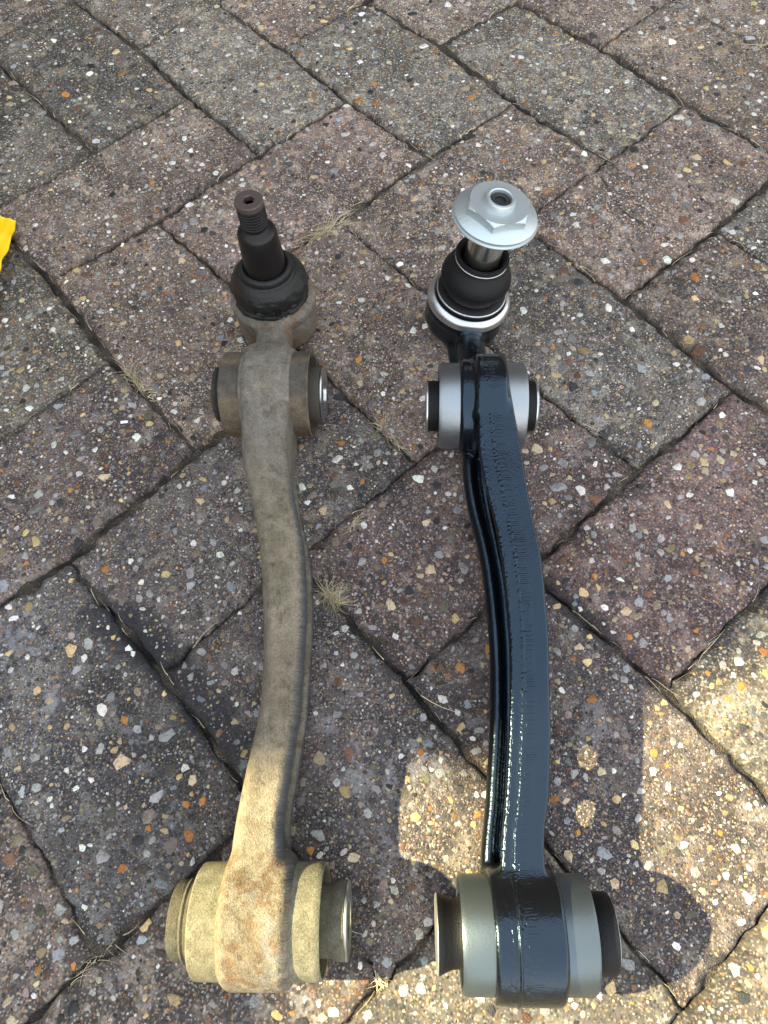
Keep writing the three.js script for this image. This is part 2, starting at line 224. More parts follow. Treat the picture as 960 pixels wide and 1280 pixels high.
{
  const stones = [], R = rng(77), V = new THREE.Vector3();
  for (const p of pavers) {
    if (!p.detail) continue;
    const cell = 0.005, grid = new Map();
    const put = (a, b, s, kind, force) => {
      const gi = Math.floor(a / cell), gj = Math.floor(b / cell);
      if (!force) for (let i = -2; i <= 2; i++) for (let j = -2; j <= 2; j++) for (const o of grid.get((gi + i) * 1000 + gj + j) || []) if (Math.hypot(o[0] - a, o[1] - b) < 0.40 * (o[2] + s)) return false;
      const k = gi * 1000 + gj; if (!grid.has(k)) grid.set(k, []); grid.get(k).push([a, b, s]);
      const [x, z] = paverPoint(p, a, b); stones.push({ p, x, z, y: paverHeight(p, a, b, x, z), s, kind, force }); return true;
    };
    for (const [x, z, s, kind] of MARKED) {
      const X = x * MM - CX, Z = z * MM - CZ, u = CO * X - SI * Z, v = SI * X + CO * Z, a = p.horiz ? u - p.i * 0.1 : v - p.j * 0.1, b = p.horiz ? v - p.j * 0.1 : u - p.i * 0.1;
      if (a > 0.005 && a < 0.195 && b > 0.005 && b < 0.095) put(a, b, s * MM * 0.92, kind, true);
    }
    const dens = 3000 + 2200 * hash(p.i, p.j, 44), warm = hash(p.i, p.j, 45), mx = 0.0076 + 0.0050 * hash(p.i, p.j, 46);
    for (let n = 0; n < dens; n++) {
      const s = Math.min(0.00138 * Math.pow(R() * 0.998 + 0.002, -1 / 1.48), mx * (0.85 + 0.15 * R())), a = lerp(0.004, 0.196, R()), b = lerp(0.004, 0.096, R());
      const [x, z] = paverPoint(p, a, b);
      if (f2(x * 45, z * 45, 88, 3) < 0.38 + 0.12 * R() && s < 0.0035) continue;      // bare, pasty patches
      let kind = PICK[Math.floor(R() * PICK.length)];
      if (warm < 0.35 && 'ya'.includes(kind) && R() < 0.7) kind = 'g';
      put(a, b, s, kind, false);
    }
  }
  for (const s of stones) {
    V.set(s.x, 0, s.z).project(camera); const d = V.set(s.x, 0, s.z).distanceTo(camera.position); V.set(s.x, 0, s.z).project(camera);
    s.seen = Math.abs(V.x) < 1 && Math.abs(V.y) < 1 && V.z < 1 ? s.s * 930 / d * (s.force ? 2 : 1) : 0;
    const q = PAL[s.kind], k = 0.42 + 1.12 * R() * (0.6 + 0.4 * R()), j = () => 0.94 + 0.12 * R(); s.col = [q[0] * k * j(), q[1] * k * j(), q[2] * k * j()]; s.geo = Math.floor(R() * stoneGeos.length); s.turn = R() * 6.283; s.sx = 0.85 + 0.3 * R(); s.tx = (R() - 0.5) * 0.16; s.tz = (R() - 0.5) * 0.16;
  }
  const set = (o, s) => { o.rotation.set(s.tx, s.turn, s.tz, 'YXZ'); o.scale.set(s.s / 2 * s.sx, Math.max(0.0009, s.s * 0.17), s.s / 2); o.position.set(s.x, s.y - Math.max(0.0009, s.s * 0.17) * 0.28, s.z); };
  stones.sort((a, b) => b.seen - a.seen);
  const tints = new Map();
  for (const s of stones.slice(0, 300)) {
    const key = s.kind + Math.floor(hash(Math.round(s.x * 1e4), Math.round(s.z * 1e4), 1) * 4);
    if (!tints.has(key)) { const m = stoneMat.clone(); m.color.setRGB(...s.col); tints.set(key, m); }
    const o = mesh('pebble', stoneGeos[s.geo], tints.get(key), s.p.mesh); set(o, s); o.position.x -= s.p.x; o.position.z -= s.p.z;
  }
  const byGeo = stoneGeos.map(() => []); for (const s of stones.slice(300)) byGeo[s.geo].push(s);
  const D = new THREE.Object3D(), C = new THREE.Color();
  byGeo.forEach((list, g) => {
    const im = new THREE.InstancedMesh(stoneGeos[g], stoneMat, list.length); im.name = numbered('aggregate'); im.userData.kind = 'stuff'; im.castShadow = im.receiveShadow = true;
    list.forEach((s, i) => { set(D, s); D.updateMatrix(); im.setMatrixAt(i, D.matrix); im.setColorAt(i, C.setRGB(...s.col)); });
    paving.add(im);
  });
  console.log('stones', stones.length);
}

// ---------------------------------------------------------------- unseen wall, added to cast the shade over the paving
{
  const s = new THREE.Shape(), K = [[4, -0.03], [4, 1.226], [0.5, 1.226], [-0.140, 1.226], [-0.150, 1.282], [-0.166, 1.362], [-0.222, 1.454], [-0.6, 2.2], [-4, 2.2], [-4, -0.03]];
  K.forEach(([z, y], i) => { if (!i) return s.moveTo(z, y); const [pz, py] = K[i - 1]; if (i > 2 && i < 8) for (let k = 1; k < 40; k++) { const t = k / 40, a = lerp(pz, z, t), b = lerp(py, y, t), L = Math.hypot(z - pz, y - py), q = 0.030 * (f2(a * 26 + 5, b * 26, 950, 4) - 0.5) * Math.min(1, 8 * t, 8 * (1 - t)) * Math.min(1, L * 9); s.lineTo(a + q * (y - py) / L, b - q * (z - pz) / L); } s.lineTo(z, y); });   // edge jittered to mottle the shade line it casts
  const g = new THREE.ExtrudeGeometry(s, { depth: 0.11, bevelEnabled: false }); g.rotateY(-Math.PI / 2);
  const w = mesh('added_shade_wall', g, std({ color: lin(0.30, 0.28, 0.26), roughness: 0.95 }), scene); w.position.set(-1.6, 0, 0.010);
  w.userData = { label: 'added unseen wall on the left, its stepped top shaped to cast the shade on the paving', category: 'wall' };
}

{ // unseen brick wall, added to give paint and metal a dark reflection
  const g = new THREE.BoxGeometry(9, 5.4, 0.25), N = 512;
  const brickMap = dataTex(N, N, (i, j, c) => { const row = Math.floor(j / 32), x = i + (row % 2) * 32, b = Math.floor(x / 64), m = (j % 32) < 4 || (x % 64) < 4; const v = 0.8 + 0.4 * hash(b, row, 9) + 0.25 * (f2(i / 7, j / 7, 8, 3) - 0.5); c[0] = m ? 0.2 : 0.125 * v; c[1] = m ? 0.19 : 0.078 * v; c[2] = m ? 0.17 : 0.06 * v; }, true, THREE.RepeatWrapping);
  brickMap.repeat.set(9 / 1.8, 5.4 / 1.2);
  const h = mesh('added_dark_wall', g, std({ map: brickMap, roughness: 0.92 }), scene); h.position.set(0.4, 2.66, -2.9);
  h.userData = { label: 'added unseen dark brick wall beyond the paving, put in for its reflection', category: 'wall' };
}

// ---------------------------------------------------------------- forged bodies: a distance field meshed and pulled onto its zero
const smin = (a, b, k) => { const h = clamp(0.5 + 0.5 * (b - a) / k); return lerp(b, a, h) - k * h * (1 - h); };
const smax = (a, b, k) => -smin(-a, -b, k);
function fieldMesh(f, lo, hi, N, colour, uvf) {   // cells are finer towards both ends, where the eyes are
  const K = 0.45, W = (t) => t + K / Math.PI * Math.sin(Math.PI * t);       // millimetres in, metres out
  const mc = new MarchingCubes(N, std({}), false, false, 1300000), half = N / 2, F = mc.field;
  const c = [0, 1, 2].map((q) => (lo[q] + hi[q]) / 2), e = [0, 1, 2].map((q) => (hi[q] - lo[q]) / 2 * N / (N - 6));
  const at = (x, y, z) => f(c[0] + (x - half) / half * e[0], c[1] + (y - half) / half * e[1], c[2] + W((z - half) / half) * e[2]);
  for (let z = 0; z < N; z += 2) for (let y = 0; y < N; y += 4) for (let x = 0; x < N; x += 4) {      // blocks far from the surface take one value
    const v = at(x + 1.5, y + 1.5, z + 0.5), reach = 2.2 * Math.hypot(2 * e[0] / half, 2 * e[1] / half, e[2] / half * 1.45) + 1.5, far = Math.abs(v) > reach;
    for (let k = z; k < z + 2 && k < N; k++) for (let q = y; q < y + 4 && q < N; q++) for (let p = x; p < x + 4 && p < N; p++) F[p + q * N + k * N * N] = -(far ? v : at(p, q, k));
  }
  mc.isolation = 0; mc.update();
  const n = mc.count, src = mc.positionArray, key = new Map(), pos = [], idx = [];
  for (let i = 0; i < n; i++) {
    const x = src[i * 3], y = src[i * 3 + 1], z = src[i * 3 + 2], k = (Math.round((x + 1) * 1e5) * 2e5 + Math.round((y + 1) * 1e5)) * 2e5 + Math.round((z + 1) * 1e5);
    let id = key.get(k); if (id === undefined) { id = pos.length / 3; key.set(k, id); pos.push(c[0] + x * e[0], c[1] + y * e[1], c[2] + W(z) * e[2]); } idx.push(id);
  }
  const out = [], nor = [], col = [], uv = [], h = 0.15;
  for (let i = 0; i < pos.length; i += 3) {
    let x = pos[i], y = pos[i + 1], z = pos[i + 2], gx, gy, gz, g;
    for (let it = 0; it < 3; it++) {
      gx = (f(x + h, y, z) - f(x - h, y, z)) / (2 * h); gy = (f(x, y + h, z) - f(x, y - h, z)) / (2 * h); gz = (f(x, y, z + h) - f(x, y, z - h)) / (2 * h);
      g = gx * gx + gy * gy + gz * gz + 1e-9; if (it === 2) break;
      const d = clamp(f(x, y, z) / g, -0.8, 0.8); x -= d * gx; y -= d * gy; z -= d * gz;
    }
    g = Math.sqrt(g); out.push(x * MM, y * MM, z * MM); nor.push(gx / g, gy / g, gz / g); col.push(...colour(x, y, z, gx / g, gy / g, gz / g)); const w = uvf(x, y, z); uv.push(w[0], w[1]);
  }
  const good = []; for (let i = 0; i < idx.length; i += 3) if (idx[i] !== idx[i + 1] && idx[i + 1] !== idx[i + 2] && idx[i] !== idx[i + 2]) good.push(idx[i], idx[i + 1], idx[i + 2]);
  const G = new THREE.BufferGeometry(); G.setAttribute('position', new THREE.Float32BufferAttribute(out, 3)); G.setAttribute('normal', new THREE.Float32BufferAttribute(nor, 3)); G.setAttribute('color', new THREE.Float32BufferAttribute(col, 3)); G.setAttribute('uv', new THREE.Float32BufferAttribute(uv, 2)); G.setIndex(good);
  console.log('field', good.length / 3); return G;
}
function spline(rows) {          // monotone table lookup with smooth interpolation, rows sorted by first value
  return (z) => { let i = 0; while (i < rows.length - 2 && z > rows[i + 1][0]) i++; const a = rows[i], b = rows[i + 1], p = rows[Math.max(0, i - 1)], n = rows[Math.min(rows.length - 1, i + 2)], L = b[0] - a[0], t = clamp((z - a[0]) / L), t2 = t * t, t3 = t2 * t;
    return a.slice(1).map((v, q) => { const m0 = i ? (b[q + 1] - p[q + 1]) / (b[0] - p[0]) * L : b[q + 1] - v, m1 = i < rows.length - 2 ? (n[q + 1] - v) / (n[0] - a[0]) * L : b[q + 1] - v; return (2 * t3 - 3 * t2 + 1) * v + (t3 - 2 * t2 + t) * m0 + (-2 * t3 + 3 * t2) * b[q + 1] + (t3 - t2) * m1; }); };
}
const rbox2 = (dx, dy, hx, hy, r) => { const x = Math.abs(dx) - hx + r, y = Math.abs(dy) - hy + r; return Math.min(Math.max(x, y), 0) + Math.hypot(Math.max(x, 0), Math.max(y, 0)) - r; };
const cyl = (a, r, half, R, rd) => rbox2(a, r, half, R, rd);          // a along the axis, r from it
function capsule(x, y, z, A, B, ra, rb) { const ex = B[0] - A[0], ey = B[1] - A[1], ez = B[2] - A[2], t = clamp(((x - A[0]) * ex + (y - A[1]) * ey + (z - A[2]) * ez) / (ex * ex + ey * ey + ez * ez)); return Math.hypot(x - A[0] - t * ex, y - A[1] - t * ey, z - A[2] - t * ez) - lerp(ra, rb, t); }
// a bush eye: axis lateral, turned by th about y
const eyeAxis = (c, th) => { const co = Math.cos(th), si = Math.sin(th); return (x, y, z) => { const dx = x - c[0], dz = z - c[2]; return [dx * co - dz * si, Math.hypot(y - c[1], dx * si + dz * co)]; }; };
const BIGTH = -0.078, MIDTH = -0.106;

// lathe about the lateral axis or upright; profile rows [r mm, along mm]
function lathe(rows, seg = 96, wob) {
  const g = new THREE.LatheGeometry(rows.map(([r, a]) => new THREE.Vector2(r * MM, a * MM)), seg);
  if (wob) { const p = g.attributes.position; for (let i = 0; i < p.count; i++) { const x = p.getX(i) / MM, y = p.getY(i) / MM, z = p.getZ(i) / MM, r = Math.hypot(x, z) + 1e-6, d = wob(Math.atan2(z, x), y, r) / r; p.setXYZ(i, (x + x * d) * MM, p.getY(i), (z + z * d) * MM); } g.computeVertexNormals(); }
  { const p = g.attributes.position, u = g.attributes.uv; const per = 2 * Math.PI * Math.max(...rows.map((q) => q[0])) / 60; for (let i = 0; i < p.count; i++) u.setXY(i, u.getX(i) * Math.round(per * 2) / 2, (p.getY(i) / MM + 0.4 * Math.hypot(p.getX(i), p.getZ(i)) / MM) / 60); }
  return creased(g.toNonIndexed(), 0.6);
}
const lateral = (g) => g.rotateZ(-Math.PI / 2);       // +y of the profile becomes +x
function tint(g, fn) { const p = g.attributes.position, c = new Float32Array(p.count * 3); for (let i = 0; i < p.count; i++) { const v = fn(p.getX(i) / MM, p.getY(i) / MM, p.getZ(i) / MM); c.set(v, i * 3); } g.setAttribute('color', new THREE.BufferAttribute(c, 3)); return g; }
// fine, all-over grain for metal and dust
const grainBump = dataTex(512, 512, (i, j, c) => { const v = 0.5 * f2(i / 5, j / 5, 600, 4) + 0.5 * hash(i, j, 601) * n2(i / 2, j / 2, 602); c[0] = c[1] = c[2] = v; }, false);
const SCR = Array.from({ length: 70 }, (_, k) => [hash(k, 1, 620) * 512, hash(k, 2, 620) * 512, (hash(k, 3, 620) - 0.5) * 2.6, 15 + 70 * hash(k, 4, 620), hash(k, 5, 620)]);
const dustMap = dataTex(512, 512, (i, j, c) => { const a = f2(i / 30, j / 30, 610, 5), b = f2(i / 4, j / 4, 611, 3), sp = hash(i >> 1, j >> 1, 613) > 0.90 ? 0.34 * (hash(i >> 1, j >> 1, 614) - 0.7) : 0; let q = 0; for (const [x, y, h, L, k] of SCR) { const dx = i - x, dy = j - y; if (dx > L || dx < -L || dy > L || dy < -L) continue; const t = dx * Math.cos(h) + dy * Math.sin(h), d = Math.abs(-dx * Math.sin(h) + dy * Math.cos(h) + 0.02 * t * t / 10); if (t > 0 && t < L && d < 1.2) q += (k < 0.6 ? -0.22 : 0.2) * (1.2 - d); } const v = clamp(0.60 + 0.42 * (a - 0.5) + 0.55 * (b - 0.5) + sp + q, 0.06, 1); c[0] = v; c[1] = v * (0.97 + 0.03 * b); c[2] = v * (0.92 + 0.10 * a); }, true);

// ---------------------------------------------------------------- old arm
{
  const O = [-72.6, 0, 25], arm = thing('old_control_arm', 'old dusty rust-speckled control arm with bare black ball joint stud, left of the new one', 'suspension arm', [O[0] * MM, 0, O[2] * MM]);
  const BIG = [0, 28, 0], MID = [8.6, 31.5, -288], BALL = [11, 0, -367];
  const bigA = eyeAxis(BIG, BIGTH), midA = eyeAxis(MID, MIDTH);
  const beam = spline([[-300, 8.6, 26, 56, 8], [-262, 8.0, 27, 56, 8], [-237, 6.9, 25.3, 54, 9], [-221, 8.9, 24.8, 52.5, 9], [-206, 11.2, 24, 51.5, 9], [-191, 13.8, 24, 51, 8], [-176.6, 15.5, 24, 50.5, 8], [-159.4, 16.2, 23.3, 50, 8], [-141.7, 16.1, 22.5, 49.5, 8], [-124.8, 15.3, 21.2, 49, 8], [-108.6, 14.2, 20.2, 48.5, 8], [-93, 12.5, 20.2, 48, 8], [-78.5, 9.6, 20.6, 47, 8], [-64, 6.3, 21.4, 46.5, 8], [-50.2, 3.2, 21.8, 46, 8], [-36.6, 0.9, 22.4, 45.5, 8], [-20, 0, 24, 45.5, 8], [8, 0, 25, 46, 8]]);
  const f = (x, y, z) => {
    let d = 1e3;
    const [xc, w, yt, yb] = beam(clamp(z, -300, 8));
    let b = rbox2(x - xc, y - (yt + yb) / 2, w / 2, (yt - yb) / 2, 5.5); b = smax(b, Math.max(z - 8, -290 - z), 3);
    const pk = sstep(-26, -40, z) * sstep(-232, -214, z);
    for (const s of [-1, 1]) if (pk > 0) b = smax(b, -rbox2(s * (x - xc) - w / 2, y - (yt + yb) / 2 + 1, 4.2 * pk + 0.01, (yt - yb) / 2 - 9, 2.5), 2.5);
    d = b;
    const e = bigA(x, y, z); d = smin(d, cyl(e[0], e[1], 15.7 + 0.5 * n3(x / 9, y / 9, z / 9, 3), 28, 5), 5);
    const m = midA(x, y, z); d = smin(d, cyl(m[0], m[1], 13, 31.5, 4.5), 3);
    d = smin(d, cyl(m[0] - 0.5, m[1], 15.4, 28.4, 2), 1.2);
    const hx = x - BALL[0], hz = z - BALL[2], hr = Math.hypot(hx, hz);
    let n = capsule(x, y, z, [MID[0] + 1, 29, MID[2] - 20], [BALL[0] - 1, 22, BALL[2] + 14], 13, 11); d = smin(d, n, 7);
    let h = cyl(y - 20, hr, 16, 27.5, 5); h = smin(h, cyl(y - 31, hr, 3, 28.6, 2), 2); d = smin(d, h, 3);
    return d + 0.25 * (n3(x / 3, y / 3, z / 3, 9) - 0.5) + 0.5 * (n3(x / 11, y / 11, z / 11, 10) - 0.5);
  };
  const colour = (x, y, z, nx, ny, nz) => {
    const a = f3(x / 26, y / 26, z / 26, 1, 4), b = f3(x / 5, y / 5, z / 5, 2, 3), r = f3(x / 8, y / 8, z / 8, 4, 4);
    let c = mix3([0.196, 0.165, 0.118], [0.250, 0.215, 0.156], sstep(0.35, 0.65, a));
    c = mix3(c, [0.17, 0.16, 0.145], 0.7 * sstep(-190, -250, z) * sstep(0.3, 0.7, b + 0.2));       // greyer dust round the far eye
    const pale = sstep(-75, -25, z); c = mix3(c, [0.224, 0.202, 0.146], 0.85 * pale);
    c = mix3(c, [0.17, 0.13, 0.08], 0.6 * pale * sstep(0.45, 0.6, b));
    if (z > -28) { const fr = sstep(0.51, 0.60, f3(x / 2.6, y / 2.6, z / 2.6, 18, 2) + 0.25 * (r - 0.5)) * sstep(16, 9, Math.abs(x + 1)); c = mix3(c, [0.15, 0.088, 0.045], 0.6 * fr); const t = sstep(0.50, 0.62, r + 0.35 * (b - 0.5)) * sstep(15, 6, Math.abs(x + 1)); c = mix3(c, [0.165, 0.10, 0.05], 0.45 * t); const gz = sstep(0.55, 0.68, f3(x / 7 + 9, y / 7, z / 7, 14, 3)); c = mix3(c, [0.20, 0.205, 0.195], 0.6 * gz * sstep(13, 5, Math.abs(x - 5))); }
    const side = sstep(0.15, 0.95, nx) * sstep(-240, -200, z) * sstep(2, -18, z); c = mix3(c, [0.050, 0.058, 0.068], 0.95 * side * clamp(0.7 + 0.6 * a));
    c = mix3(c, [0.21, 0.115, 0.05], 0.65 * sstep(0.5, 0.68, r) * sstep(-300, -330, z));
    if (z < -250) { const lo = sstep(30, 8, y); c = mix3(c, [0.17, 0.12, 0.07], 0.5 * lo); }
    const pit = sstep(0.66, 0.76, f3(x / 1.6, y / 1.6, z / 2.2, 15, 2)); c = mix3(c, [0.09, 0.07, 0.05], 0.5 * pit);
    return c.map((v) => v * 1.45);
  };
  const uvf = (x, y, z) => [z / 60, (x + 0.7 * y) / 60];
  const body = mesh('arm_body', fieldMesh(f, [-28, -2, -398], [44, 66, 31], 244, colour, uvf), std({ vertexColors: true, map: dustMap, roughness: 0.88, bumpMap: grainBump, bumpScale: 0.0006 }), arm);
  const dusty = std({ vertexColors: true, map: dustMap, roughness: 0.9, bumpMap: grainBump, bumpScale: 0.0004 });
  const cream = (k = 1) => (x, y, z) => { const a = f3(x / 9 + 40, y / 9, z / 9, 21, 4); return mix3([0.30 * k, 0.285 * k, 0.195 * k], [0.26 * k, 0.24 * k, 0.16 * k], sstep(0.4, 0.65, a)); };
  const grime = (x, y, z) => { const a = f3(x / 8 + 70, y / 8, z / 8, 22, 4); let c = mix3([0.23, 0.18, 0.12], [0.13, 0.115, 0.095], sstep(0.4, 0.6, a)); return mix3(c, [0.22, 0.12, 0.045], 0.8 * sstep(0.5, 0.66, f3(x / 12, y / 12, z / 12, 24, 3)) * sstep(10, -12, y)); };
  // near bush
  const nb = new THREE.Group(); nb.name = 'big_bush'; nb.position.set(0, 28 * MM, 0); nb.rotation.y = BIGTH; arm.add(nb);
  mesh('outer_sleeve', tint(lateral(lathe([[20, -19], [21.5, -28.6], [22.6, -29], [24, -28], [24.2, -26], [24.2, 26], [24, 28.6], [23.6, 29.2], [22.6, 29], [22, 27], [21.6, 18]])), cream()), dusty, nb);
  mesh('rubber', tint(lateral(lathe([[22, -24], [20, -27], [17.4, -30], [17.2, -32], [17.8, -33], [17.0, -34.2], [16, -34.6], [15.4, -33.4], [12, 0], [15.2, 22], [15.2, 34], [14, 35]])), cream(0.62)), dusty, nb);
  mesh('end_flange', tint(lateral(lathe([[14, -34], [16.2, -34.6], [16.7, -36.5], [16.5, -39.2], [15.6, -39.8], [8, -39.8], [7.2, -38.5], [7, -30]], 96, (t, y) => 0.3 * (f2(t * 4, y / 2, 31, 3) - 0.5))), cream(0.72)), dusty, nb);
  mesh('end_flange', tint(lateral(lathe([[14.2, 28], [15.4, 33], [16.4, 35], [16.6, 38.6], [16, 39.4], [14, 39.6], [8, 39.6], [7.2, 38.5], [7, 30]])), cream(0.66)), dusty, nb);
  mesh('inner_sleeve', lateral(lathe([[15.9, 39.5], [16.5, 39.1], [16.7, 39.6], [16.2, 40.2], [9, 40.2], [8.6, 39.8]])), std({ color: lin(0.42, 0.44, 0.44), metalness: 0.9, roughness: 0.32 }), nb);
  // far bush
  const fb = new THREE.Group(); fb.name = 'small_bush'; fb.position.set(MID[0] * MM, 31.5 * MM, MID[2] * MM); fb.rotation.y = MIDTH; arm.add(fb);
  mesh('outer_sleeve', tint(lateral(lathe([[22, -16], [24, -26], [25, -27.3], [26, -26.6], [26.2, -25], [26.2, 22], [26.6, 25], [27.4, 26.4], [26.6, 27], [25.2, 26.4], [23.5, 20], [20, 16]], 120, (t, y) => y > 20 ? 0.8 * (f2(t * 5, y / 3, 33, 3) - 0.5) : 0.2 * (n2(t * 9, y / 2, 34) - 0.5))), grime), dusty, fb);
  mesh('rubber', lateral(lathe([[24, -20], [20, -25], [17, -27], [16.5, -30], [12, 0], [16, 20], [17.0, 26], [17.2, 31.5], [16.2, 33]])), std({ color: lin(0.060, 0.054, 0.045), roughness: 0.85, bumpMap: grainBump, bumpScale: 0.0005 }), fb);
  mesh('inner_sleeve', lateral(lathe([[15.8, 32.6], [17.0, 32.2], [17.3, 33], [16.6, 33.8], [8, 33.8], [7.4, 32]])), std({ color: lin(0.45, 0.47, 0.48), metalness: 0.95, roughness: 0.25 }), fb);
  mesh('end_flange', tint(lateral(lathe([[10, -25], [15.6, -29], [17.2, -31.5], [17, -33.4], [8, -33.6], [7, -32]])), (x, y, z) => [0.055, 0.05, 0.045]), dusty, fb);
  // ball joint
  const bj = new THREE.Group(); bj.name = 'ball_joint'; bj.position.set(BALL[0] * MM, 0, BALL[2] * MM); arm.add(bj);
  const rub = phy({ color: lin(0.008, 0.0085, 0.0085), specularIntensity: 0.6, roughness: 0.42, bumpMap: grainBump, bumpScale: 0.0007, clearcoat: 0.25, clearcoatRoughness: 0.3 });
  mesh('dust_boot', lathe((() => { const k = [[22.5, 33.5], [24.4, 35], [25.2, 36.4], [24.6, 38], [23.2, 38.8], [22.9, 39.6], [24.2, 40.4], [25.4, 42], [25.7, 44.2], [25.0, 46.8], [23.4, 49.2], [21.4, 51.2], [19.6, 52.4], [18.4, 52.8], [17.6, 53.4], [17.5, 54.6], [17.0, 55.8], [15.8, 56.6], [14.6, 56.8], [13.8, 56.2], [13.3, 55], [13.1, 48]], o = []; k.forEach((q) => { if (q[1] > 39) q[1] = 39 + (q[1] - 39) * 1.28; }); for (let i = 0; i < k.length - 1; i++) for (let q = 0; q < 4; q++) o.push([lerp(k[i][0], k[i + 1][0], q / 4), lerp(k[i][1], k[i + 1][1], q / 4)]); return o; })(), 220, (t, y, r) => { const X = Math.cos(t), Z = Math.sin(t), lo = sstep(56, 49, y); return lo * (3.6 * (f3(X * 3, Z * 3, y / 6, 36, 4) - 0.5) - 1.7 * sstep(0.56, 0.66, f3(X * 5 + 3, Z * 5, y / 4, 37, 3)) * sstep(48, 42, y)) + 0.25 * (f3(X * 12, Z * 12, y / 2, 38, 2) - 0.5); }), rub, bj);
  const dark = phy({ color: lin(0.010, 0.0088, 0.0088), specularIntensity: 0.7, roughness: 0.33, bumpMap: grainBump, bumpScale: 0.0002 });
  const stud = [[13.8, 46], [13.6, 56], [12.4, 82], [12.0, 87.6], [11.4, 89.2], [10.0, 90.4], [8.4, 91.0], [7.2, 92], [7.2, 94]];
  for (let y = 94.4; y < 106.6; y += 1.95) stud.push([7.1, y], [8.35, y + 0.75], [8.35, y + 1.0], [7.1, y + 1.8]);
  mesh('stud', lathe(stud), dark, bj);
  { const s = new THREE.Shape(); s.absarc(0, 0, 7.9 * MM, 0, Math.PI * 2); const hx = new THREE.Path(); for (let i = 0; i < 6; i++) { const a = i * Math.PI / 3 + 0.3; hx[i ? 'lineTo' : 'moveTo'](Math.cos(a) * 4 * MM, Math.sin(a) * 4 * MM); } hx.closePath(); s.holes.push(hx);
    const g = new THREE.ExtrudeGeometry(s, { depth: 2.4 * MM, bevelEnabled: true, bevelSize: 0.5 * MM, bevelThickness: 0.8 * MM, bevelSegments: 3, curveSegments: 48 }); g.rotateX(-Math.PI / 2); g.translate(0, 108.4 * MM, 0);
    mesh('stud_tip', g, std({ color: lin(0.10, 0.078, 0.072), metalness: 0.4, roughness: 0.5, bumpMap: grainBump, bumpScale: 0.0002 }), bj); }
}

